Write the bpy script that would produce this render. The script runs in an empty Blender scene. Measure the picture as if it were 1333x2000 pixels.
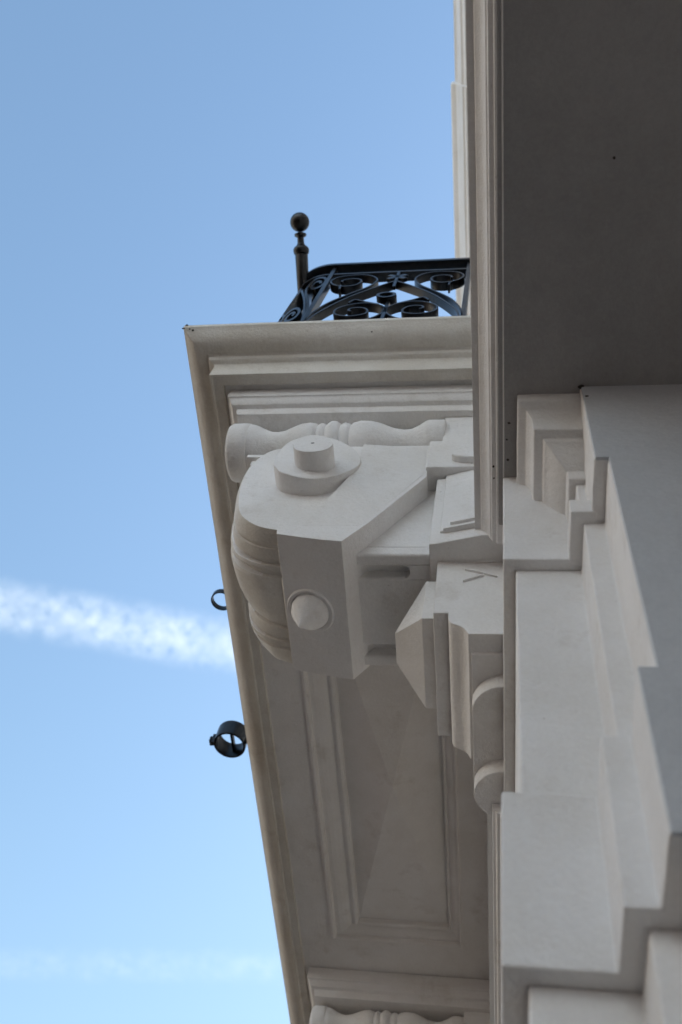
import bpy, bmesh, math, random
from mathutils import Vector, Matrix, noise

random.seed(7)
scene = bpy.context.scene
col = scene.collection

# ------------------------------------------------------------------ camera, light, exposure
K = 0.62            # drawing units to metres
EYE = 1.60          # the photographer's eye above the pavement
R = math.radians

cam_data = bpy.data.cameras.new("camera")
cam = bpy.data.objects.new("camera", cam_data)
col.objects.link(cam)
cam.location = (0.0, 0.0, EYE)
cam.rotation_euler = (R(152.338), R(-8.186), R(4.469))
cam_data.sensor_fit = 'VERTICAL'
cam_data.sensor_height = 36.0
cam_data.sensor_width = 24.0
cam_data.lens = 1928.9 / 2000.0 * 36.0
cam_data.clip_start = 0.02
cam_data.clip_end = 60000.0
cam_data.dof.use_dof = True
cam_data.dof.focus_distance = 3.2
cam_data.dof.aperture_fstop = 3.0
scene.camera = cam

SUN_EL, SUN_AZ = 40.0, 41.0      # degrees; azimuth from +Y towards +X
world = bpy.data.worlds.new("World")
scene.world = world
world.use_nodes = True
wn, wl = world.node_tree.nodes, world.node_tree.links
for n in list(wn):
    wn.remove(n)
w_out = wn.new('ShaderNodeOutputWorld')
w_bg = wn.new('ShaderNodeBackground')
w_sky = wn.new('ShaderNodeTexSky')
w_sky.sky_type = 'NISHITA'
w_sky.sun_disc = False
w_sky.sun_elevation = R(SUN_EL)
w_sky.sun_rotation = R(SUN_AZ)
w_sky.altitude = 20.0
w_sky.air_density = 2.3
w_sky.dust_density = 1.4
w_sky.ozone_density = 5.5
w_bg.inputs['Strength'].default_value = 0.098
wl.new(w_sky.outputs[0], w_bg.inputs['Color'])
wl.new(w_bg.outputs[0], w_out.inputs['Surface'])

sun_data = bpy.data.lights.new("sun", 'SUN')
sun_data.energy = 5.0
sun_data.angle = R(0.53)
sun_data.color = (1.0, 0.97, 0.92)
sun = bpy.data.objects.new("sun", sun_data)
col.objects.link(sun)
to_sun = Vector((math.sin(R(SUN_AZ)) * math.cos(R(SUN_EL)), math.cos(R(SUN_AZ)) * math.cos(R(SUN_EL)), math.sin(R(SUN_EL))))
sun.rotation_euler = to_sun.to_track_quat('Z', 'Y').to_euler()
sun.location = (0, 0, 30)

scene.view_settings.view_transform = 'Standard'
scene.view_settings.look = 'None'
scene.view_settings.gamma = 1.0
scene.view_settings.use_curve_mapping = False
scene.view_settings.exposure = 1.12
scene.cycles.max_bounces = 10
scene.cycles.diffuse_bounces = 6
scene.cycles.volume_bounces = 2
scene.cycles.volume_step_rate = 0.5


# ------------------------------------------------------------------ materials
def new_mat(name):
    m = bpy.data.materials.new(name)
    m.use_nodes = True
    nt = m.node_tree
    for n in list(nt.nodes):
        nt.nodes.remove(n)
    out = nt.nodes.new('ShaderNodeOutputMaterial')
    b = nt.nodes.new('ShaderNodeBsdfPrincipled')
    nt.links.new(b.outputs[0], out.inputs['Surface'])
    return m, nt, b, out


def noise_node(nt, co, scale, detail=4.0, rough=0.55, dim='3D'):
    n = nt.nodes.new('ShaderNodeTexNoise')
    n.inputs['Scale'].default_value = scale
    n.inputs['Detail'].default_value = detail
    n.inputs['Roughness'].default_value = rough
    nt.links.new(co, n.inputs['Vector'])
    return n


def ramp(nt, src, stops):
    r = nt.nodes.new('ShaderNodeValToRGB')
    e = r.color_ramp.elements
    while len(e) > 1:
        e.remove(e[-1])
    for i, (p, c) in enumerate(stops):
        el = e[0] if i == 0 else e.new(p)
        el.position = p
        el.color = (c[0], c[1], c[2], 1.0)
    nt.links.new(src, r.inputs['Fac'])
    return r


def mix(nt, fac, a, b, blend='MIX'):
    m = nt.nodes.new('ShaderNodeMix')
    m.data_type = 'RGBA'
    m.blend_type = blend
    if isinstance(fac, float):
        m.inputs[0].default_value = fac
    else:
        nt.links.new(fac, m.inputs[0])
    for sock, v in ((m.inputs[6], a), (m.inputs[7], b)):
        if isinstance(v, tuple):
            sock.default_value = (*v, 1.0)
        else:
            nt.links.new(v, sock)
    return m.outputs[2]


def stucco(name, base, warm, dirt=0.5, bump=1.0):
    m, nt, b, out = new_mat(name)
    geo = nt.nodes.new('ShaderNodeNewGeometry')
    co = geo.outputs['Position']
    n1 = noise_node(nt, co, 2.6, 5, 0.6)
    n2 = noise_node(nt, co, 19.0, 4, 0.6)
    tone = ramp(nt, n1.outputs[0], [(0.3, warm), (0.62, base)])
    c = mix(nt, 0.12, tone.outputs[0], n2.outputs[0], 'SOFT_LIGHT')
    # sanded grain of the render itself
    n5 = noise_node(nt, co, 95.0, 3, 0.75)
    g = ramp(nt, n5.outputs[0], [(0.32, (0.36,) * 3), (0.68, (0.64,) * 3)])
    c = mix(nt, 0.5 * bump, c, g.outputs[0], 'SOFT_LIGHT')
    # thin brown weathering and a few dark specks
    n3 = noise_node(nt, co, 5.5, 6, 0.72)
    d = ramp(nt, n3.outputs[0], [(0.56, (0, 0, 0)), (0.78, (dirt * 0.55,) * 3)])
    c = mix(nt, d.outputs[0], c, (0.40, 0.33, 0.26))
    n4 = noise_node(nt, co, 46.0, 3, 0.5)
    s = ramp(nt, n4.outputs[0], [(0.75, (0, 0, 0)), (0.80, (dirt * 0.5,) * 3)])
    c = mix(nt, s.outputs[0], c, (0.17, 0.14, 0.11))
    nt.links.new(c, b.inputs['Base Color'])
    b.inputs['Roughness'].default_value = 0.72
    b.inputs['Specular IOR Level'].default_value = 0.25
    # trowel waves, brush drag and fine sand
    w = noise_node(nt, co, 14.0, 3, 0.5)
    f = noise_node(nt, co, 85.0, 5, 0.7)
    b1 = nt.nodes.new('ShaderNodeBump')
    b1.inputs['Strength'].default_value = 0.42 * bump
    b1.inputs['Distance'].default_value = 0.012
    nt.links.new(w.outputs[0], b1.inputs['Height'])
    b2 = nt.nodes.new('ShaderNodeBump')
    b2.inputs['Strength'].default_value = 0.7 * bump
    b2.inputs['Distance'].default_value = 0.0045
    nt.links.new(f.outputs[0], b2.inputs['Height'])
    nt.links.new(b1.outputs[0], b2.inputs['Normal'])
    nt.links.new(b2.outputs[0], b.inputs['Normal'])
    return m


M_STUCCO = stucco("painted_stucco", (0.845, 0.83, 0.82), (0.76, 0.735, 0.705), 0.7)
M_WALL = stucco("wall_stucco", (0.80, 0.795, 0.79), (0.77, 0.765, 0.755), 0.12, 0.7)
M_WORN = stucco("weathered_stucco", (0.72, 0.69, 0.64), (0.62, 0.57, 0.50), 0.95)
M_GREY = stucco("grey_wall_paint", (0.56, 0.575, 0.60), (0.53, 0.545, 0.57), 0.12, 0.7)
M_LICHEN = stucco("lichen", (0.07, 0.06, 0.05), (0.04, 0.035, 0.03), 0.6)
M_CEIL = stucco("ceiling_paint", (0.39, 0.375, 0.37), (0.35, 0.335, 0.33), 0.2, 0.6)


def iron():
    m, nt, b, out = new_mat("black_gloss_iron")
    geo = nt.nodes.new('ShaderNodeNewGeometry')
    n = noise_node(nt, geo.outputs['Position'], 35.0, 4, 0.6)
    c = ramp(nt, n.outputs[0], [(0.45, (0.004, 0.004, 0.005)), (0.8, (0.016, 0.012, 0.010))])
    nt.links.new(c.outputs[0], b.inputs['Base Color'])
    b.inputs['Roughness'].default_value = 0.30
    b.inputs['Specular IOR Level'].default_value = 0.42
    bp = nt.nodes.new('ShaderNodeBump')
    bp.inputs['Strength'].default_value = 0.3
    bp.inputs['Distance'].default_value = 0.003
    nt.links.new(n.outputs[0], bp.inputs['Height'])
    nt.links.new(bp.outputs[0], b.inputs['Normal'])
    return m


M_IRON = iron()


def paving():
    m, nt, b, out = new_mat("paving")
    geo = nt.nodes.new('ShaderNodeNewGeometry')
    n = noise_node(nt, geo.outputs['Position'], 1.3, 6, 0.6)
    c = ramp(nt, n.outputs[0], [(0.35, (0.034, 0.027, 0.023)), (0.7, (0.048, 0.039, 0.033))])
    nt.links.new(c.outputs[0], b.inputs['Base Color'])
    b.inputs['Roughness'].default_value = 0.85
    return m


M_PAVE = paving()


# ------------------------------------------------------------------ mesh helpers (drawing units in, metres out)
def W(p):
    return Vector((p[0] * K, p[1] * K, p[2] * K + EYE))


def tag(o, label=None, cat=None, group=None, kind=None):
    if label: o["label"] = label
    if cat: o["category"] = cat
    if group: o["group"] = group
    if kind: o["kind"] = kind
    return o


def empty(name, p):
    o = bpy.data.objects.new(name, None)
    o.empty_display_size = 0.1
    o.location = W(p)
    col.objects.link(o)
    return o


def link(name, bm, mat, parent=None, bevel=0.0, segs=2, wob=0.0, cell=0.07, smooth=32):
    """bmesh in world metres -> object; wob = hand-made unevenness in metres"""
    bmesh.ops.remove_doubles(bm, verts=bm.verts, dist=1e-5)
    if wob > 0:
        for _ in range(5):
            long_e = [e for e in bm.edges if e.calc_length() > cell]
            if not long_e or len(bm.verts) > 20000:
                break
            bmesh.ops.subdivide_edges(bm, edges=long_e, cuts=1, use_grid_fill=True)
        for v in bm.verts:
            q = noise.noise_vector(v.co * 9.0) * 0.6 + noise.noise_vector(v.co * 31.0) * 0.4
            v.co += q * wob
    bmesh.ops.recalc_face_normals(bm, faces=bm.faces)
    me = bpy.data.meshes.new(name)
    if parent is not None:
        inv = Matrix.Translation(parent.matrix_world_loc) if hasattr(parent, 'matrix_world_loc') else Matrix.Translation(-base_of(parent))
        bm.transform(inv)
    bm.to_mesh(me)
    bm.free()
    me.materials.append(mat)
    for p in me.polygons:
        p.use_smooth = True
    me.set_sharp_from_angle(angle=R(smooth))
    o = bpy.data.objects.new(name, me)
    col.objects.link(o)
    if parent is not None:
        o.parent = parent
    if bevel > 0:
        md = o.modifiers.new("soft_edges", 'BEVEL')
        md.width = bevel
        md.segments = segs
        md.limit_method = 'ANGLE'
        md.angle_limit = R(34)
        md.harden_normals = True
        md.use_clamp_overlap = True
    return o


def base_of(o):
    v = Vector(o.location)
    p = o.parent
    while p is not None:
        v = v + Vector(p.location)
        p = p.parent
    return v


def add_poly(bm, pts):
    vs = [bm.verts.new(p) for p in pts]
    try:
        return bm.faces.new(vs)
    except ValueError:
        return None


def loft(bm, rings, cap=True, closed=True):
    """rings: lists of drawing-unit points with equal count"""
    vr = [[bm.verts.new(W(p)) for p in r] for r in rings]
    n = len(vr[0])
    for a, b in zip(vr[:-1], vr[1:]):
        for i in range(n if closed else n - 1):
            j = (i + 1) % n
            bm.faces.new((a[i], a[j], b[j], b[i]))
    if cap:
        bm.faces.new(vr[0])
        bm.faces.new(list(reversed(vr[-1])))
    return vr


def prism_xz(bm, poly, y0, y1):
    f = y0 if callable(y0) else (lambda x, z: y0)
    loft(bm, [[(x, f(x, z), z) for x, z in poly], [(x, y1, z) for x, z in poly]])


def prism_xy(bm, poly, z0, z1):
    loft(bm, [[(x, y, z0) for x, y in poly], [(x, y, z1) for x, y in poly]])


def box(bm, x0, x1, y0, y1, z0, z1):
    prism_xy(bm, [(x0, y0), (x1, y0), (x1, y1), (x0, y1)], z0, z1)


def sweep(bm, path, prof, cap=True):
    """closed profile (outward offset, z) along an open plan path, mitred; outward = left of travel"""
    rings = []
    n = len(path)
    for i, (x, y) in enumerate(path):
        dirs = []
        if i > 0:
            d = Vector((x - path[i - 1][0], y - path[i - 1][1])).normalized(); dirs.append(d)
        if i < n - 1:
            d = Vector((path[i + 1][0] - x, path[i + 1][1] - y)).normalized(); dirs.append(d)
        ns = [Vector((-d.y, d.x)) for d in dirs]
        if len(ns) == 2:
            b = (ns[0] + ns[1])
            b = b / max(1e-6, (1 + ns[0].dot(ns[1])))
        else:
            b = ns[0]
        rings.append([(x + b.x * o, y + b.y * o, z) for o, z in prof])
    loft(bm, rings, cap)


def lathe_x(bm, prof, y, z, seg=40):
    rings = []
    for x, r in prof:
        rings.append([(x, y + math.cos(t * 2 * math.pi / seg) * r, z + math.sin(t * 2 * math.pi / seg) * r) for t in range(seg)])
    loft(bm, rings)


def lathe_axis(bm, p0, axis, prof, seg=28):
    a = Vector(axis).normalized()
    u = a.orthogonal().normalized()
    v = a.cross(u)
    p0 = Vector(p0)
    rings = []
    for t, r in prof:
        rings.append([tuple(p0 + a * t + (u * math.cos(k * 2 * math.pi / seg) + v * math.sin(k * 2 * math.pi / seg)) * r) for k in range(seg)])
    loft(bm, rings)


def smooth_path(pts, n=4):
    out = []
    m = len(pts)
    for i in range(m - 1):
        p0 = pts[max(i - 1, 0)]; p1 = pts[i]; p2 = pts[i + 1]; p3 = pts[min(i + 2, m - 1)]
        for k in range(n):
            t = k / n
            out.append(tuple(0.5 * ((2 * b) + (c - a) * t + (2 * a - 5 * b + 4 * c - d) * t * t + (-a + 3 * b - 3 * c + d) * t ** 3)
                             for a, b, c, d in zip(p0, p1, p2, p3)))
    out.append(tuple(pts[-1]))
    return out


# ------------------------------------------------------------------ ground
bm = bmesh.new()
S = 400.0
for a in ((-S, -S, 0), (S, -S, 0), (S, S, 0), (-S, S, 0)):
    bm.verts.new(a)
bm.faces.new(bm.verts)
ground = link("ground", bm, M_PAVE)
tag(ground, kind="structure")

# ------------------------------------------------------------------ unseen terraces added to bounce sunlight (behind and beside the camera)
def plain_paint(name, c):
    m, nt, b, out = new_mat(name)
    geo = nt.nodes.new('ShaderNodeNewGeometry')
    n = noise_node(nt, geo.outputs['Position'], 0.7, 5, 0.6)
    t = ramp(nt, n.outputs[0], [(0.3, tuple(v * 0.9 for v in c)), (0.7, c)])
    nt.links.new(t.outputs[0], b.inputs['Base Color'])
    b.inputs['Roughness'].default_value = 0.8
    return m


M_BOUNCE_WARM = plain_paint("cream_bounce_stucco", (0.84, 0.74, 0.62))  # colour of an added terrace, warms the bounced light
M_BOUNCE_COOL = plain_paint("pale_blue_bounce_stucco", (0.74, 0.85, 0.95))  # colour of an added terrace, cools the bounced light
M_DIM_STOREY = plain_paint("dim_storey_paint", (0.11, 0.075, 0.06))
M_SLATE = plain_paint("slate", (0.10, 0.10, 0.11))
M_GLASS = plain_paint("dark_glazing", (0.05, 0.05, 0.055))


def mbox(bm, x0, x1, y0, y1, z0, z1):
    v = [bm.verts.new(p) for p in ((x0, y0, z0), (x1, y0, z0), (x1, y1, z0), (x0, y1, z0), (x0, y0, z1), (x1, y0, z1), (x1, y1, z1), (x0, y1, z1))]
    for f in ((0, 3, 2, 1), (4, 5, 6, 7), (0, 1, 5, 4), (1, 2, 6, 5), (2, 3, 7, 6), (3, 0, 4, 7)):
        bm.faces.new([v[i] for i in f])


def bounce_row(name, place, length, height, mat):
    """a plain terrace added for bounce light: place(along, depth, z) with depth 0 at the front"""
    o = bpy.data.objects.new(name, None)
    col.objects.link(o)
    tag(o, kind="structure")
    def part(nm, m, a0, a1, d0, d1, z0, z1):
        p, q = place(a0, d0), place(a1, d1)
        bm = bmesh.new()
        mbox(bm, min(p[0], q[0]), max(p[0], q[0]), min(p[1], q[1]), max(p[1], q[1]), z0, z1)
        return link(nm, bm, m, o)
    part("wall", mat, 0, length, 0.0, 9.0, 0.0, height)
    part("dimmed_storey", M_DIM_STOREY, -0.05, length + 0.05, -0.06, 8.9, 0.0, 5.2)  # made dark so less light bounces up onto the undersides
    part("roof", M_SLATE, -0.2, length + 0.2, -0.3, 9.3, height, height + 0.35)
    n = int(length // 3.2)
    for i in range(n):
        a = 1.0 + i * 3.2
        for k, (z0, z1) in enumerate(((1.0, 3.2), (4.6, 7.0), (8.2, 10.2))):
            part("window", M_GLASS, a, a + 1.1, -0.08, 0.1, z0, z1)
            part("sill", mat, a - 0.1, a + 1.2, -0.12, 0.1, z0 - 0.14, z0 - 0.004)
    return o


bounce_row("opposite_bounce_terrace", lambda a, d: (-14.0 - d, -34.0 + a), 64.0, 12.0, M_BOUNCE_WARM)  # unseen, added to throw warm light on the street-facing sides
bounce_row("crossing_bounce_terrace", lambda a, d: (-50.0 + a, -14.0 - d), 64.0, 17.0, M_BOUNCE_COOL)  # unseen, added to brighten the faces turned towards the camera

# ------------------------------------------------------------------ the house: stepped pier, porch, facade
xC, xB, xA = 0.0, 0.252, 0.330
y2, y1, y0 = 1.967, 1.757, 1.542
GZ = -EYE / K
XE, YF = 16.0, 3.46       # back of the house mass, far end of the pier

house = empty("stucco_house", (2.0, 6.0, GZ))
tag(house, "white stucco house with stepped pier, porch ceiling and moulded cornice, on the right", "house")


def plan(o, oy0=None, dx=0.0):
    q = o if oy0 is None else oy0
    return [(xC + o + dx, YF), (xC + o + dx, y2 + o), (xB + o, y2 + o), (xB + o, y1 + o), (xA + o, y1 + o), (xA + o, y0 + q), (XE, y0 + q), (XE, YF)]


def course(z0, z1, o, oy0=None, dx=0.0, mat=M_STUCCO, name="pier_course"):
    bm = bmesh.new()
    prism_xy(bm, plan(o, oy0, dx), z0, z1)
    return link(name, bm, mat, house, bevel=0.005, wob=0.0018, cell=0.12)


course(GZ, 0.35, 0.0)
course(0.35, 0.93, 0.054, 0.058)
course(0.93, 1.0, 0.0)
course(1.0, 1.55, 0.054, 0.058)
course(1.55, 2.115, 0.0, dx=-0.008)
course(2.115, 3.40, 0.049, 0.006)
# pier head under the capital; its corner step sits back above a small square block
bm = bmesh.new()
prism_xy(bm, [(xC, YF), (xC, y2), (xB + .04, y2), (xB + .04, y1 + .04), (xA, y1 + .04), (xA, y0), (XE, y0), (XE, YF)], 3.40, 4.45)
link("pier_head", bm, M_STUCCO, house, bevel=0.005, wob=0.0016, cell=0.12)
bm = bmesh.new()
prism_xy(bm, [(xB, y2 + .03), (xB, y1), (xA + .02, y1), (xA + .02, y2 + .03)], 3.3975, 3.50)
link("corner_block", bm, M_STUCCO, house, bevel=0.004, wob=0.0018, cell=0.12)
# capital moulding wrapped round the middle corner
cap_prof = [(-0.08, 4.22), (0.19, 4.22), (0.19, 4.088), (0.186, 4.080), (0.152, 4.062), (0.140, 4.035), (0.129, 4.0), (0.127, 3.93),
            (0.123, 3.912), (0.084, 3.900), (0.080, 3.882), (0.070, 3.873), (0.056, 3.850), (0.036, 3.818), (0.006, 3.782),
            (-0.008, 3.772), (-0.010, 3.722), (-0.014, 3.712), (-0.08, 3.712)]
bm = bmesh.new()
sweep(bm, [(xA + 0.05, y1), (xB, y1), (xB, y2 + 0.05)], cap_prof)
link("capital_moulding", bm, M_STUCCO, house, bevel=0.004, wob=0.0018, cell=0.08)

# grey painted face of the porch wall, laid just proud of the courses; it follows their stepped left edge
def wall_face(poly, yy):
    bm = bmesh.new()
    prism_xz(bm, poly, yy - 0.008, yy + 0.06)
    link("porch_wall", bm, M_GREY, house, bevel=0.002, wob=0.0003, cell=0.2)


wall_face([(xA + 0.005, 1.552), (2.7, 1.552), (2.7, 4.148), (xA + 0.005, 4.148), (xA + 0.005, 3.402), (xA + 0.0535, 3.402), (xA + 0.0535, 2.117), (xA + 0.005, 2.117)], y0)
wall_face([(xA + 0.0585, GZ), (2.7, GZ), (2.7, 1.550), (xA + 0.0585, 1.550)], y0 + 0.058)

# porch ceiling and the closed back of the porch
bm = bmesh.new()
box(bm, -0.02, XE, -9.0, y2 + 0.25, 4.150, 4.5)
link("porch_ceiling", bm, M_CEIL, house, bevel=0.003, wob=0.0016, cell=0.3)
bm = bmesh.new()
box(bm, 2.6, XE, -9.0, y0 + 0.02, GZ, 4.148)
link("porch_back_wall", bm, M_WALL, house)

# moulded cornice along the porch front, seen from straight below
cor = [(-0.006, 4.145), (0.0, 4.145), (0.002, 4.160), (0.028, 4.166), (0.030, 4.186), (0.052, 4.190), (0.054, 4.212), (0.062, 4.216),
       (0.066, 4.236), (0.074, 4.262), (0.088, 4.286), (0.104, 4.300), (0.107, 4.318), (0.138, 4.322), (0.140, 4.46), (-0.006, 4.46)]
bm = bmesh.new()
sweep(bm, [(0.0, -9.0), (0.0, 2.33)], cor)
link("porch_cornice", bm, M_STUCCO, house, bevel=0.0025, wob=0.0011, cell=0.07)

# upper wall above the porch and the far facade under the balcony
bm = bmesh.new()
box(bm, -0.10, XE, -9.0, 40.0, 4.46, 14.0)
link("upper_wall", bm, M_WALL, house)
bm = bmesh.new()
box(bm, 0.03, XE, YF - 0.02, 40.0, GZ, 4.46)
link("facade_wall", bm, M_WALL, house)
# unseen dark glazed doors, added to cut bounce light under the balcony
for ya in (4.1, 6.4):
    bm = bmesh.new()
    box(bm, -0.005, 0.04, ya, ya + 1.9, GZ + 0.02, 2.9)
    fr = link("added_door_frame", bm, M_WALL, house, bevel=0.004)
    for k in (0, 1):
        bm = bmesh.new()
        box(bm, -0.012, 0.02, ya + 0.12 + k * 0.87, ya + 0.91 + k * 0.87, GZ + 0.3, 2.78)
        link("added_dark_pane", bm, M_GLASS, fr)
bm = bmesh.new()
sweep(bm, [(0.03, 3.36), (0.03, 16.0)], [(-0.02, 3.44), (0.045, 3.44), (0.047, 3.462), (0.062, 3.466), (0.070, 3.48), (0.082, 3.484), (0.084, 3.53), (-0.02, 3.55)])
link("string_course", bm, M_STUCCO, house, bevel=0.002, wob=0.0008, cell=0.12)

# top cornice of the upper storey and the deeper hood that breaks forward from it
up = [(0.0, 12.2), (0.30, 12.3), (0.33, 12.42), (0.36, 12.44), (0.38, 12.6), (0.41, 12.72), (0.415, 12.86), (0.45, 12.9), (0.455, 13.3), (0.0, 13.3)]
bm = bmesh.new()
sweep(bm, [(-0.10, -9.0), (-0.10, 16.0)], up)
link("upper_cornice", bm, M_STUCCO, house, bevel=0.006, wob=0.002, cell=0.4)
hood = [(0.0, 12.0), (0.30, 12.1), (0.315, 12.2), (0.345, 12.22), (0.36, 12.36), (0.40, 12.52), (0.43, 12.66), (0.475, 12.7), (0.495, 12.74), (0.497, 13.02), (0.0, 13.02)]
bm = bmesh.new()
sweep(bm, [(-0.10, 0.89), (-0.10, 9.0)], hood)
link("window_hood", bm, M_STUCCO, house, bevel=0.006, wob=0.002, cell=0.3)

# ------------------------------------------------------------------ balcony slab with its cornice
balcony = empty("balcony", (-0.9, 5.5, 5.94))
tag(balcony, "white stucco balcony slab with moulded cornice edge and panelled underside", "balcony")
CX, CY, FARY = -1.889, 2.055, 9.2
slab_prof = [(-0.6, 6.285), (-0.6, 6.20), (-0.086, 6.20), (-0.084, 5.946), (-0.016, 5.945), (-0.014, 5.932), (0.0, 5.930), (0.002, 5.99), (0.004, 6.085), (0.012, 6.100), (0.040, 6.112),
             (0.047, 6.122), (0.050, 6.145), (0.066, 6.158), (0.092, 6.152), (0.120, 6.152), (0.150, 6.163), (0.178, 6.183), (0.202, 6.210),
             (0.222, 6.240), (0.231, 6.247), (0.233, 6.285)]
bm = bmesh.new()
sweep(bm, [(-0.02, CY), (CX, CY), (CX, FARY), (-0.02, FARY)], slab_prof)
link("cornice", bm, M_WORN, balcony, bevel=0.0028, wob=0.0016, cell=0.06)
# soffit with the recessed, moulded panel
def rect(x0, x1, ya, yb, z):
    return [(x0, ya, z), (x1, ya, z), (x1, yb, z), (x0, yb, z)]
px0, px1, py0, py1 = -1.52, -0.362, 3.74, 7.355
wl_, wr_, we_ = 0.25, 0.118, 0.16
rings = [rect(-1.85, 0.0, CY + 0.02, FARY - 0.02, 6.03), rect(-1.85, 0.0, CY + 0.02, FARY - 0.02, 5.976)]
for t, z in [(0, 5.976), (0.015, 5.945), (0.10, 5.940), (0.17, 5.952), (0.19, 5.985), (0.34, 5.985), (0.48, 5.995), (0.62, 6.012), (0.72, 6.030), (0.78, 6.030), (0.80, 6.018), (0.90, 6.010), (0.985, 6.022), (1.0, 6.065)]:
    rings.append(rect(px0 + wl_ * t, px1 - wr_ * t, py0 + we_ * t, py1 - we_ * t, z))
bm = bmesh.new()
vr = loft(bm, rings, cap=False)
apex = bm.verts.new(W((-0.865, 5.46, 5.87)))      # the field of the panel is a low four-sided point
for i in range(4):
    bm.faces.new((vr[-1][i], vr[-1][(i + 1) % 4], apex))
link("soffit_panel", bm, M_STUCCO, balcony, bevel=0.0015, wob=0.002, cell=0.1, smooth=4)
bm = bmesh.new()
box(bm, -1.6, 0.0, CY + 0.3, FARY - 0.3, 6.225, 6.29)
link("deck", bm, M_WALL, balcony)


# ------------------------------------------------------------------ scroll console brackets
def make_console():
    root = empty("scroll_console", (0.0, 2.75, 3.43))
    # cap moulding
    capm = [(-0.45, 5.97), (-0.45, 5.738), (0.0, 5.738), (0.009, 5.776), (0.012, 5.798), (0.022, 5.802), (0.040, 5.806), (0.053, 5.820), (0.060, 5.842), (0.068, 5.856), (0.080, 5.860), (0.083, 5.905), (0.083, 5.97)]
    bm = bmesh.new()
    sweep(bm, [(0.03, 2.261), (-1.683, 2.261), (-1.683, 3.262), (0.03, 3.262)], capm)
    link("cap_moulding", bm, M_STUCCO, root, bevel=0.0025, wob=0.002, cell=0.06)
    # the two turned bolsters lying under the cap
    bp = [(-1.692, 0.02), (-1.692, 0.158), (-1.684, 0.176), (-1.668, 0.185), (-1.60, 0.187), (-1.566, 0.184), (-1.560, 0.177), (-1.545, 0.178), (-1.515, 0.168),
          (-1.475, 0.148), (-1.43, 0.131), (-1.39, 0.127), (-1.34, 0.136), (-1.28, 0.160), (-1.23, 0.178), (-1.18, 0.184), (-1.145, 0.177), (-1.132, 0.162),
          (-1.124, 0.172), (-1.105, 0.180), (-1.086, 0.172), (-1.078, 0.162), (-1.068, 0.176), (-1.045, 0.191), (-1.018, 0.191), (-0.996, 0.176), (-0.988, 0.162),
          (-0.98, 0.172), (-0.958, 0.181), (-0.934, 0.172), (-0.924, 0.163), (-0.908, 0.178), (-0.86, 0.190), (-0.80, 0.188), (-0.74, 0.172),
          (-0.67, 0.144), (-0.60, 0.130), (-0.55, 0.134), (-0.50, 0.156), (-0.462, 0.180), (-0.44, 0.188), (-0.35, 0.188), (-0.343, 0.18), (-0.34, 0.02)]
    for yy in (2.447, 3.076):
        bm = bmesh.new()
        lathe_x(bm, bp, yy, 5.552)
        link("bolster", bm, M_STUCCO, root, wob=0.0008, cell=0.2, smooth=50)
    bm = bmesh.new()
    box(bm, -1.45, 0.03, 2.50, 3.02, 5.30, 5.745)
    link("core", bm, M_STUCCO, root)
    bm = bmesh.new()
    box(bm, -0.352, 0.03, 2.305, 3.215, 5.34, 5.742)
    link("bolster_block", bm, M_STUCCO, root, bevel=0.004, wob=0.0016)
    bm = bmesh.new()
    box(bm, -1.535, -0.9, 2.375, 3.14, 5.325, 5.362)
    ff = link("fillet", bm, M_STUCCO, root, bevel=0.003, wob=0.0016)
    bm = bmesh.new()
    box(bm, -1.505, -0.9, 2.40, 3.12, 5.262, 5.326)
    link("fillet", bm, M_STUCCO, root, bevel=0.003, wob=0.0016)

    # scroll body: side outline swept back through a cushioned, banded front
    front = smooth_path([(-1.20, 5.36), (-1.33, 5.345), (-1.40, 5.27), (-1.446, 5.13), (-1.456, 4.98), (-1.449, 4.84), (-1.43, 4.72), (-1.405, 4.60), (-1.367, 4.492),
                         (-1.306, 4.410), (-1.235, 4.352), (-1.135, 4.316)], 3)
    tail = [(-1.128, 4.274), (-0.998, 4.238), (-0.885, 4.213), (-0.786, 4.196), (-0.675, 4.389), (-0.416, 4.927), (-0.426, 5.36)]
    band = [(2.330, 0.0), (2.336, 0.006), (2.37, 0.022), (2.42, 0.036), (2.425, 0.026), (2.440, 0.026), (2.445, 0.042), (2.47, 0.048), (2.505, 0.054), (2.511, 0.026), (2.533, 0.026), (2.539, 0.064), (2.556, 0.074), (2.572, 0.064),
            (2.578, 0.030), (2.602, 0.030), (2.608, 0.070), (2.625, 0.082), (2.65, 0.080), (2.70, 0.074), (2.76, 0.064), (2.82, 0.048), (2.87, 0.028), (2.905, 0.008),
            (2.912, -0.030), (2.930, -0.030), (2.938, 0.004), (2.965, 0.020), (2.990, 0.026), (2.996, 0.002), (3.016, 0.002), (3.021, 0.027), (3.045, 0.027),
            (3.050, 0.002), (3.068, 0.000), (3.073, 0.019), (3.11, 0.006), (3.15, -0.016), (3.170, -0.030)]
    rings = []
    nf = len(front)
    for yy, b in band:
        ring = []
        for i, (x, z) in enumerate(front):
            t = i / (nf - 1)
            wgt = min(1.0, t * 4.0) * (0.25 + 0.75 * min(1.0, (1 - t) * 3.5))
            dx, dz = x + 1.02, z - 4.88
            L = math.hypot(dx, dz)
            ring.append((x + dx / L * b * wgt, yy, z + dz / L * b * wgt))
        ring += [(x, yy, z) for x, z in tail]
        rings.append(ring)
    bm = bmesh.new()
    loft(bm, rings)
    body = link("scroll", bm, M_STUCCO, root, bevel=0.002, wob=0.0018, cell=0.25, smooth=30)
    body.data.materials.append(M_WORN)          # the banded front has lost paint and browned
    for p in body.data.polygons:
        if p.center.x < -1.12 * K and abs(p.normal.y) < 0.96:
            p.material_index = 1
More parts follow.
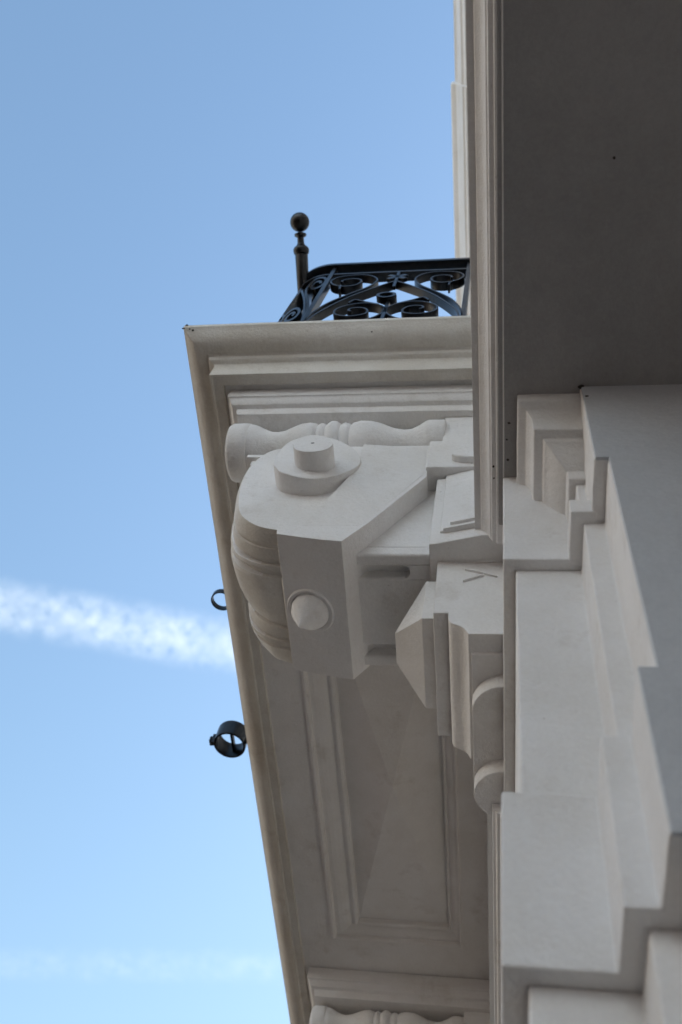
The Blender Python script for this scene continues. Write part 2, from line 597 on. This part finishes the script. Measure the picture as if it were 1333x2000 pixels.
    # volute: two stepped discs on each side
    vol = smooth_path([(-1.246, 4.83), (-1.205, 4.762), (-1.163, 4.735), (-1.094, 4.708), (-1.009, 4.706), (-0.931, 4.741), (-0.858, 4.811), (-0.81, 4.878), (-0.786, 4.95),
                       (-0.789, 5.025), (-0.828, 5.122), (-0.9, 5.208), (-0.984, 5.262), (-1.077, 5.272), (-1.162, 5.232), (-1.222, 5.151), (-1.250, 5.03), (-1.255, 4.92), (-1.246, 4.83)], 3)[:-1]
    bos = smooth_path([(-1.142, 4.90), (-1.118, 4.832), (-1.071, 4.797), (-1.013, 4.788), (-0.96, 4.805), (-0.925, 4.846), (-0.916, 4.905), (-0.955, 4.980),
                       (-1.02, 5.02), (-1.08, 5.01), (-1.122, 4.968), (-1.142, 4.90)], 3)[:-1]
    for side in (1, -1):
        yb = 2.34 if side == 1 else 3.16
        bm = bmesh.new()
        prism_xz(bm, vol, lambda x, z: yb - side * (0.14 - (x + 1.25) * 0.12), yb)
        vo = link("volute", bm, M_STUCCO, root, bevel=0.004, wob=0.0016, cell=0.25, smooth=38)
        bm = bmesh.new()
        prism_xz(bm, bos, lambda x, z: yb - side * 0.232, yb - side * 0.08)
        link("eye", bm, M_STUCCO, vo, bevel=0.003, wob=0.0016, cell=0.25, smooth=38)
        # shallow ramp that winds out of the volute along the arm
        A = [(-1.01, 4.36, .0002), (-0.80, 4.93, .058), (-0.80, 5.25, .062), (-0.445, 5.31, .003), (-0.438, 4.95, .003), (-0.71, 4.36, .0002)]
        bm = bmesh.new()
        va = [bm.verts.new(W((x, yb - side * (0.010 + l), z))) for x, z, l in A]
        vb = [bm.verts.new(W((x, yb, z))) for x, z, l in A]
        for f in ((0, 1, 5), (1, 4, 5), (1, 2, 3), (1, 3, 4)):
            bm.faces.new([va[i] for i in f])
        for i in range(6):
            k = (i + 1) % 6
            bm.faces.new((va[i], va[k], vb[k], vb[i]))
        bm.faces.new(vb)
        link("arm", bm, M_STUCCO, root, smooth=20)

    # conical boss on the underside
    nrm = Vector((-0.21, 0.0, -1.0)).normalized()
    bm = bmesh.new()
    lathe_axis(bm, (-0.985, 2.765, 4.245), nrm, [(-0.03, 0.135), (0.010, 0.132), (0.020, 0.126), (0.018, 0.114), (0.002, 0.108), (0.000, 0.102), (0.028, 0.100), (0.052, 0.092), (0.085, 0.066), (0.125, 0.034), (0.160, 0.008), (0.166, 0.002)], 40)
    link("boss", bm, M_STUCCO, root, smooth=40)

    # recessed block behind the arm, grooved underneath
    bm = bmesh.new()
    box(bm, -0.86, -0.30, 2.455, 3.15, 4.362, 5.33)
    link("web", bm, M_STUCCO, root, bevel=0.005, wob=0.0018)
    for (xa, xb, ya, yb) in ((-0.80, -0.30, 2.4575, 2.525), (-0.795, -0.30, 2.598, 3.012), (-0.80, -0.30, 3.082, 3.1475)):
        bm = bmesh.new()
        box(bm, xa, xb, ya, yb, 4.288, 4.375)
        link("web_strip", bm, M_STUCCO, root, bevel=0.010, segs=3, wob=0.0016)
    for (ya, yb) in ((2.522, 2.601), (3.009, 3.085)):
        bm = bmesh.new()
        arc = [(-0.30, ya), (-0.30, yb)] + [(-0.50 + 0.035 * math.sin(math.pi * k / 10), (ya + yb) / 2 + (yb - ya) / 2 * math.cos(math.pi * k / 10)) for k in range(11)]
        prism_xy(bm, arc, 4.2895, 4.375)
        link("web_infill", bm, M_STUCCO, root, bevel=0.004)
    # plates where the bracket meets the wall
    bm = bmesh.new()
    prism_xy(bm, [(-0.362, 2.376), (-0.315, 2.370), (-0.10, 2.325), (0.03, 2.325), (0.03, 3.20), (-0.362, 3.20)], 4.249, 4.99)
    link("back_plate", bm, M_STUCCO, root, bevel=0.004, wob=0.0018)
    bm = bmesh.new()
    prism_xy(bm, [(-0.312, 2.358), (-0.10, 2.312), (0.03, 2.312), (0.03, 3.19), (-0.312, 3.19)], 4.35, 5.06)
    link("back_plate", bm, M_STUCCO, root, bevel=0.004, wob=0.0018)
    bm = bmesh.new()
    box(bm, -0.425, 0.03, 2.305, 3.20, 5.005, 5.37)
    link("shoulder", bm, M_STUCCO, root, bevel=0.005, wob=0.002)
    dome = [(-0.285 + 0.24 * (1 - math.cos(a)) / 2 * 1.0, 5.10 + 0.17 * math.sin(a)) for a in [math.pi * k / 12 for k in range(13)]]
    dome = [(x, 5.10 - (z - 5.10) * 0.32) for x, z in dome] + [(-0.045, 5.30), (-0.15, 5.27)]
    bm = bmesh.new()
    prism_xz(bm, dome, 2.262, 2.34)
    link("shell", bm, M_STUCCO, root, bevel=0.006, segs=3)
    yf = lambda x: 2.358 - (min(x, -0.10) + 0.312) * 0.217
    for (xa, za, zb) in ((-0.262, 4.396, 4.408), (-0.295, 4.342, 4.356)):
        bm = bmesh.new()
        prism_xy(bm, [(xa, yf(xa) - 0.016), (-0.10, yf(-0.10) - 0.016), (0.02, yf(-0.10) - 0.016), (0.02, 2.45), (xa, 2.45)], za, zb)
        link("fillet", bm, M_STUCCO, root, bevel=0.002)
    # pendant below: moulded block, hipped diamond, plate and two half-round drops
    pend = [(-0.322, 4.262), (-0.318, 4.077), (-0.316, 3.789), (-0.247, 3.791), (-0.244, 3.735), (-0.236, 3.716), (-0.224, 3.704), (-0.205, 3.694), (-0.188, 3.684), (-0.172, 3.668),
            (-0.160, 3.645), (-0.152, 3.627), (0.03, 3.629), (0.03, 4.262)]
    bm = bmesh.new()
    prism_xz(bm, pend, 2.476, 3.19)
    pb = link("pendant", bm, M_STUCCO, root, bevel=0.003, wob=0.0013, cell=0.06)
    bm = bmesh.new()
    x0_, x1_, x2_ = -0.30, -0.378, -0.528
    r0 = [(x0_, 2.57, 3.886), (x0_, 3.10, 3.886), (x0_, 3.10, 4.217), (x0_, 2.57, 4.217)]
    r1 = [(x1_, p[1], p[2]) for p in r0]
    r2 = [(x2_, 2.755, 4.028), (x2_, 2.935, 4.028), (x2_, 2.935, 4.034), (x2_, 2.755, 4.034)]
    loft(bm, [r0, r1, r2])
    link("diamond", bm, M_STUCCO, root, bevel=0.003, wob=0.0016, cell=0.06)
    bm = bmesh.new()
    box(bm, -0.140, 0.03, 2.572, 3.38, 3.606, 3.66)
    link("drop_plate", bm, M_STUCCO, root, bevel=0.003, wob=0.0016)
    for yc in (2.822, 3.306):
        bm = bmesh.new()
        arc = [(0.03, yc - 0.144)] + [(-0.138 * math.sin(math.pi * k / 16), yc - 0.144 * math.cos(math.pi * k / 16)) for k in range(17)] + [(0.03, yc + 0.144)]
        loft(bm, [[(x, y, 3.522) for x, y in arc], [(x, y, 3.615) for x, y in arc]])
        link("drop", bm, M_STUCCO, root, bevel=0.004, wob=0.0016, cell=0.05)
    return root


near_console = make_console()
tag(near_console, "large white scroll console with conical boss under the near end of the balcony", "console", "scroll consoles under the balcony")
far_console = near_console.copy()
col.objects.link(far_console)
far_console.location = near_console.location + Vector((0, 5.59 * K, 0))
for ch in list(near_console.children):
    c = ch.copy()
    col.objects.link(c)
    c.parent = far_console
    for g in list(ch.children):
        d = g.copy()
        col.objects.link(d)
        d.parent = c
far_console["label"] = "farther white scroll console, only its turned bolster showing at the bottom edge"

# cracked render standing proud on the near pendant
for a, b in (((-0.185, 4.175), (-0.025, 4.105)), ((-0.19, 4.065), (-0.09, 4.118))):
    bm = bmesh.new()
    prism_xz(bm, [(a[0], a[1] - 0.008), (b[0], b[1] - 0.004), (b[0], b[1] + 0.004), (a[0], a[1] + 0.007)], 2.464, 2.48)
    link("render_ridge", bm, M_STUCCO, near_console, bevel=0.003, wob=0.0015, cell=0.02)

# lichen and flaked paint on the exposed corner of the cornice
random.seed(11)
for k in range(9):
    bm = bmesh.new()
    bmesh.ops.create_icosphere(bm, subdivisions=2, radius=1.0)
    c = W((CX - 0.228 + random.uniform(-0.008, 0.075), CY - 0.233 + random.uniform(-0.004, 0.02), 6.245 + random.uniform(-0.03, 0.046)))
    sx, sy, sz = random.uniform(.004, .009), random.uniform(.002, .004), random.uniform(.002, .005)
    for v in bm.verts:
        n_ = 1 + 0.5 * noise.noise(v.co * 2.3 + Vector((k * 7.1, 0, 0)))
        v.co = Vector((v.co.x * sx * n_, v.co.y * sy * n_, v.co.z * sz * n_)) + c
    link("lichen_patch", bm, M_LICHEN, balcony, smooth=60)

# small blemishes: holes and specks in the paint
def speck(parent, p, rx, ry, rz, name="paint_chip"):
    bm = bmesh.new()
    bmesh.ops.create_icosphere(bm, subdivisions=2, radius=1.0)
    c = W(p)
    for v in bm.verts:
        n_ = 1 + 0.45 * noise.noise(v.co * 2.0 + c * 13.0)
        v.co = Vector((v.co.x * rx * n_, v.co.y * ry * n_, v.co.z * rz * n_)) + c
    link(name, bm, M_LICHEN, parent, smooth=60)


speck(house, (0.43, 0.598, 4.149), .0035, .0035, .002)
speck(house, (0.335, 1.535, 4.144), .008, .006, .005)
speck(house, (0.35, 1.531, 4.02), .005, .002, .003)
speck(house, (0.028, 1.70, 4.149), .004, .003, .002)
speck(house, (0.022, 1.88, 4.149), .004, .004, .002)
speck(house, (0.018, 1.78, 4.149), .003, .003, .002)
speck(house, (-0.043, 1.93, 4.188), .003, .004, .002)
speck(house, (-0.041, 1.99, 4.188), .002, .003, .002)
speck(balcony, (-0.83, 1.865, 6.136), .004, .003, .003)
speck(near_console, (-1.03, 2.109, 4.905), .007, .0015, .006)

# ------------------------------------------------------------------ iron railing
rail = empty("balcony_railing", (-0.8, 1.95, 6.29))
tag(rail, "black wrought iron railing with scrollwork on the balcony edge", "railing")
YR = 1.90
BW = 0.068        # flat-bar width front to back


def ribbon(bm, pts, t, place, w=BW, closed=False):
    """flat bar: path in the panel plane (a, z), thickness t, width w; place(a, depth, z) -> drawing point"""
    n = len(pts)
    rings = []
    for i in range(n):
        a = Vector(pts[max(i - 1, 0)]); b = Vector(pts[min(i + 1, n - 1)])
        d = (b - a)
        if d.length < 1e-6:
            d = Vector((1, 0))
        d.normalize()
        nn = Vector((-d.y, d.x)) * t / 2
        p = Vector(pts[i])
        q0, q1 = p + nn, p - nn
        rings.append([place(q0.x, 0, q0.y), place(q1.x, 0, q1.y), place(q1.x, w, q1.y), place(q0.x, w, q0.y)])
    loft(bm, rings)


def mirror(pts, m=-0.812):
    return [(2 * m - x, z) for x, z in pts]


R_UP = [(-0.383, 7.607), (-0.392, 7.655), (-0.455, 7.688), (-0.52, 7.662), (-0.540, 7.590), (-0.514, 7.505), (-0.444, 7.465), (-0.355, 7.50), (-0.302, 7.59), (-0.298, 7.68), (-0.348, 7.765),
        (-0.467, 7.806), (-0.57, 7.785), (-0.641, 7.70), (-0.662, 7.585), (-0.613, 7.42), (-0.49, 7.225), (-0.365, 7.0), (-0.290, 6.75), (-0.268, 6.55)]
R_ARCH = [(-0.812, 7.575), (-0.71, 7.447), (-0.534, 7.200), (-0.412, 6.96), (-0.315, 6.70), (-0.285, 6.50)]
R_LOW = [(-0.573, 6.767), (-0.547, 6.790), (-0.559, 6.836), (-0.61, 6.852), (-0.664, 6.823), (-0.689, 6.749), (-0.668, 6.68), (-0.57, 6.645), (-0.475, 6.69), (-0.449, 6.773), (-0.461, 6.845), (-0.515, 6.917),
         (-0.593, 6.960), (-0.682, 6.956), (-0.765, 6.894), (-0.808, 6.80), (-0.790, 6.68), (-0.70, 6.55), (-0.50, 6.45), (-0.31, 6.42)]
R_TAIL = [(-0.748, 6.925), (-0.64, 7.005), (-0.563, 7.064), (-0.522, 6.990)]
R_TIP = [(-0.365, 7.50), (-0.392, 7.45), (-0.396, 7.385)]
TOP = 8.02


def panel_parts(place, closed_ends=True, t=0.015, post=True):
    for nm, pts in (("scroll", R_UP), ("arch_bar", R_ARCH), ("scroll", R_LOW), ("scroll_tail", R_TAIL), ("scroll_tip", R_TIP)):
        for q in (pts, mirror(pts)):
            bm = bmesh.new()
            ribbon(bm, smooth_path(q, 5), t, place)
            link(nm, bm, M_IRON, rail, bevel=0.0015, smooth=45)
    if post:
        for xx in (-0.262, -1.362):
            bm = bmesh.new()
            ribbon(bm, [(xx, 6.30), (xx, 7.2), (xx, 8.09)], 0.034, place)
            link("upright", bm, M_IRON, rail, bevel=0.002)
    # centre: stem, cross-shaped flower and ribbed bulb
    for za, zb, tt, ww in ((7.86, 7.40, 0.022, 0.03), (6.98, 6.40, 0.026, 0.05)):
        bm = bmesh.new()
        ribbon(bm, [(-0.812, za), (-0.812, zb)], tt, place, ww)
        link("stem", bm, M_IRON, rail)
    bm = bmesh.new()
    for k in range(4):
        a = math.pi / 4 + k * math.pi / 2
        ca, sa = math.cos(a), math.sin(a)
        pts = [(-0.812 + ca * r_, 7.70 + sa * r_ * 0.8) for r_ in (0.0, 0.05, 0.10)]
        ribbon(bm, pts, 0.05, place, 0.035)
    link("flower", bm, M_IRON, rail, bevel=0.004)
    for k in range(3):
        bm = bmesh.new()
        rr = 0.062 - 0.008 * k
        pts = [(-0.832 + rr * math.cos(a), 7.06 + 0.085 * k + 0.062 * math.sin(a)) for a in [2 * math.pi * j / 20 for j in range(21)]]
        ribbon(bm, pts, 0.022, lambda a, d, z, k=k: place(a, d - 0.03 + 0.03 * k, z), 0.05)
        link("bulb_ring", bm, M_IRON, rail, smooth=60)


flat = lambda a, d, z: (a, YR + d, z)
panel_parts(flat)

# rounded corner and the long outer run
RX, RY = 0.235, 0.11
XC_, YC_ = -1.365, YR + 0.045 + RY


def plan_path():
    """centre line of the rail seen in plan, from the wall round the corner and along the front"""
    pts = [(-0.10, YR + 0.045), (-1.0, YR + 0.045), (XC_, YR + 0.045)]
    for k in range(1, 13):
        a = math.pi / 2 * k / 12
        pts.append((XC_ - RX * math.sin(a), YC_ - RY * math.cos(a)))
    pts += [(XC_ - RX, YC_ + 2.0), (XC_ - RX, FARY - 0.5)]
    return pts


def rail_bar(name, half, z0_, z1_):
    bm = bmesh.new()
    sweep(bm, plan_path(), [(-half, z0_), (half, z0_), (half, z1_), (-half, z1_)])
    link(name, bm, M_IRON, rail, bevel=0.003)


rail_bar("handrail", 0.07, 8.07, 8.12)
rail_bar("upper_rail", 0.04, 7.865, 7.90)
rail_bar("bottom_rail", 0.045, 6.36, 6.40)

# the corner panel: same scrolls, narrow and bent to the quarter round
def bent(a, d, z):
    s_ = (a + 0.262) / 1.10           # 0 .. -1 across a panel
    ang = -s_ * math.pi / 2
    return (XC_ - (RX + 0.04 - d) * math.sin(ang), YC_ - (RY + 0.04 - d) * math.cos(ang), z)


for nm, pts in (("scroll", R_UP), ("arch_bar", R_ARCH), ("scroll", R_LOW)):
    for q in (pts, mirror(pts)):
        bm = bmesh.new()
        ribbon(bm, smooth_path(q, 5), 0.04 if nm == "arch_bar" else 0.05, bent, 0.07)
        link("corner_" + nm, bm, M_IRON, rail, smooth=45)
bm = bmesh.new()
ribbon(bm, [(-1.362, 6.30), (-1.362, 7.2), (-1.362, 8.09)], 0.16, bent, 0.06)
link("upright", bm, M_IRON, rail)
# uprights of the front run
for k in range(5):
    bm = bmesh.new()
    yy = YC_ + 0.05 + k * 1.1
    box(bm, XC_ - RX - 0.045, XC_ - RX + 0.045, yy - 0.017, yy + 0.017, 6.30, 8.08)
    link("upright", bm, M_IRON, rail)

# ------------------------------------------------------------------ ball-topped pole at the rail corner
pole = empty("flagpole", (-1.62, 2.25, 7.86))
tag(pole, "short black pole with ball finial leaning out above the railing corner", "flagpole")
p0, p1 = Vector((-1.622, 2.36, 7.88)), Vector((-1.669, 1.562, 8.30))
ax = (p1 - p0)
Lp = ax.length
bm = bmesh.new()
lathe_axis(bm, p0, ax, [(0.0, 0.046), (0.3, 0.049), (Lp - 0.24, 0.054), (Lp - 0.235, 0.05)])
link("shaft", bm, M_IRON, pole, smooth=40)
bm = bmesh.new()
lathe_axis(bm, p0, ax, [(Lp - 0.27, 0.054), (Lp - 0.265, 0.062), (Lp - 0.245, 0.066), (Lp - 0.228, 0.066), (Lp - 0.212, 0.058), (Lp - 0.20, 0.042), (Lp - 0.18, 0.029), (Lp - 0.13, 0.027), (Lp - 0.115, 0.05), (Lp - 0.10, 0.05), (Lp - 0.09, 0.03)])
link("collar", bm, M_IRON, pole, smooth=40)
bm = bmesh.new()
rb = 0.081
lathe_axis(bm, p0, ax, [(Lp + rb * math.sin(math.pi * (k / 16 - 0.5)), max(0.002, rb * math.cos(math.pi * (k / 16 - 0.5)))) for k in range(17)])
link("ball", bm, M_IRON, pole, smooth=60)


# ------------------------------------------------------------------ iron rings on the balcony edge
def collar_ring(name, c, r, t, h, label, bar=False):
    o = empty(name, c)
    tag(o, label, "ring", "iron rings on the balcony edge")
    bm = bmesh.new()
    seg = 36
    rings = []
    for k in range(seg):
        a = 2 * math.pi * k / seg
        ca, sa = math.cos(a), math.sin(a)
        rings.append([(c[0] + ca * rr, c[1] + sa * rr, c[2] + zz) for rr, zz in ((r - t, 0), (r, 0), (r, h), (r - t, h))])
    rings.append(rings[0])
    loft(bm, rings, cap=False)
    link("band", bm, M_IRON, o, bevel=0.002, smooth=40)
    bm = bmesh.new()
    box(bm, c[0] + r - 0.01, -1.59, c[1] - 0.02, c[1] + 0.02, c[2] + h * 0.3, c[2] + h * 0.55)
    link("arm", bm, M_IRON, o, bevel=0.002)
    if bar:
        bm = bmesh.new()
        box(bm, c[0] - 0.008, c[0] + 0.014, c[1] - r, c[1] + r, c[2] + h * 0.45, c[2] + h * 0.75)
        link("cross_bar", bm, M_IRON, o, bevel=0.002)
        bm = bmesh.new()
        box(bm, c[0] - r - 0.035, c[0] - r + 0.005, c[1] - 0.012, c[1] + 0.03, c[2] + 0.02, c[2] + h * 0.8)
        box(bm, c[0] - r - 0.05, c[0] - r - 0.03, c[1] - 0.022, c[1] + 0.04, c[2] + 0.03, c[2] + h * 0.55)
        link("clamp_bolt", bm, M_IRON, o, bevel=0.003)
    return o


collar_ring("iron_ring", (-2.355, 5.62, 6.46), 0.142, 0.020, 0.165, "larger black iron ring with a cross bar jutting past the balcony edge", True)
collar_ring("iron_ring", (-2.225, 4.14, 6.46), 0.088, 0.012, 0.05, "small thin black iron ring half hidden behind the balcony edge")


# ------------------------------------------------------------------ contrails
def contrail_mat(name, dens, seed, scale):
    m = bpy.data.materials.new(name)
    m.use_nodes = True
    nt = m.node_tree
    for n in list(nt.nodes):
        nt.nodes.remove(n)
    out = nt.nodes.new('ShaderNodeOutputMaterial')
    pv = nt.nodes.new('ShaderNodeVolumePrincipled')
    pv.inputs['Color'].default_value = (0.97, 0.97, 0.98, 1)
    pv.inputs['Anisotropy'].default_value = 0.3
    tc = nt.nodes.new('ShaderNodeTexCoord')
    mp = nt.nodes.new('ShaderNodeMapping')
    mp.inputs['Location'].default_value = (seed, seed * 1.7, 0)
    nt.links.new(tc.outputs['Object'], mp.inputs['Vector'])
    n1 = noise_node(nt, mp.outputs[0], scale, 9, 0.68)
    r1 = nt.nodes.new('ShaderNodeMapRange')
    r1.inputs[1].default_value = 0.40
    r1.inputs[2].default_value = 0.68
    r1.inputs[3].default_value = 0.0
    r1.inputs[4].default_value = 1.0
    nt.links.new(n1.outputs[0], r1.inputs[0])
    # soft falloff towards the tube's skin: object Y and Z are across the trail, radius 1 = skin
    sep = nt.nodes.new('ShaderNodeSeparateXYZ')
    nt.links.new(tc.outputs['Object'], sep.inputs[0])
    def mth(op, a, b=None):
        n = nt.nodes.new('ShaderNodeMath'); n.operation = op
        for i, v in enumerate((a, b)):
            if v is None: continue
            if isinstance(v, (int, float)): n.inputs[i].default_value = v
            else: nt.links.new(v, n.inputs[i])
        return n.outputs[0]
    rad = mth('SQRT', mth('ADD', mth('POWER', sep.outputs[1], 2.0), mth('POWER', sep.outputs[2], 2.0)))
    fall = nt.nodes.new('ShaderNodeMapRange')
    fall.interpolation_type = 'SMOOTHSTEP'
    fall.inputs[1].default_value = 1.0
    fall.inputs[2].default_value = 0.30
    fall.inputs[3].default_value = 0.0
    fall.inputs[4].default_value = 1.0
    nt.links.new(rad, fall.inputs[0])
    n2 = noise_node(nt, mp.outputs[0], scale * 0.33, 4, 0.6)
    r2 = nt.nodes.new('ShaderNodeMapRange')
    r2.inputs[1].default_value = 0.34
    r2.inputs[2].default_value = 0.62
    r2.inputs[3].default_value = 0.42
    r2.inputs[4].default_value = 1.3
    nt.links.new(n2.outputs[0], r2.inputs[0])
    d = mth('MULTIPLY', mth('MULTIPLY', mth('MULTIPLY', r1.outputs[0], r2.outputs[0]), fall.outputs[0]), dens)
    nt.links.new(d, pv.inputs['Density'])
    nt.links.new(pv.outputs[0], out.inputs['Volume'])
    return m


def contrail(a, b, radius, mat, label, squash=1.0):
    """a straight trail of ice cloud between two far points (metres)"""
    a, b = Vector(a), Vector(b)
    d = b - a
    bm = bmesh.new()
    seg, nl = 20, 40
    rings = []
    half = d.length / 2 / radius
    vr = []
    for i in range(nl + 1):
        x = -half + 2 * half * i / nl
        vr.append([bm.verts.new((x, math.cos(2 * math.pi * k / seg), math.sin(2 * math.pi * k / seg))) for k in range(seg)])
    for p, q in zip(vr[:-1], vr[1:]):
        for k in range(seg):
            j = (k + 1) % seg
            bm.faces.new((p[k], p[j], q[j], q[k]))
    bm.faces.new(vr[0]); bm.faces.new(list(reversed(vr[-1])))
    bmesh.ops.recalc_face_normals(bm, faces=bm.faces)
    me = bpy.data.meshes.new("contrail")
    bm.to_mesh(me); bm.free()
    me.materials.append(mat)
    o = bpy.data.objects.new("contrail", me)
    col.objects.link(o)
    o.location = (a + b) / 2
    o.rotation_euler = d.to_track_quat('X', 'Z').to_euler()
    o.scale = (radius, radius, radius * squash)
    tag(o, label, "contrail", kind="stuff")
    return o


CAM = Vector((0, 0, EYE))
contrail((-2200, 1130, 2000), (300, 1596, 2000), 96.0, contrail_mat("ice_cloud", 0.0066, 3.0, 2.5), "wide white vapour trail crossing the blue sky", 0.8)
contrail((-2900, 2815, 2000), (900, 2465, 2000), 80.0, contrail_mat("thin_ice_cloud", 0.0013, 8.0, 1.6), "faint thin vapour trail low in the sky", 0.7)
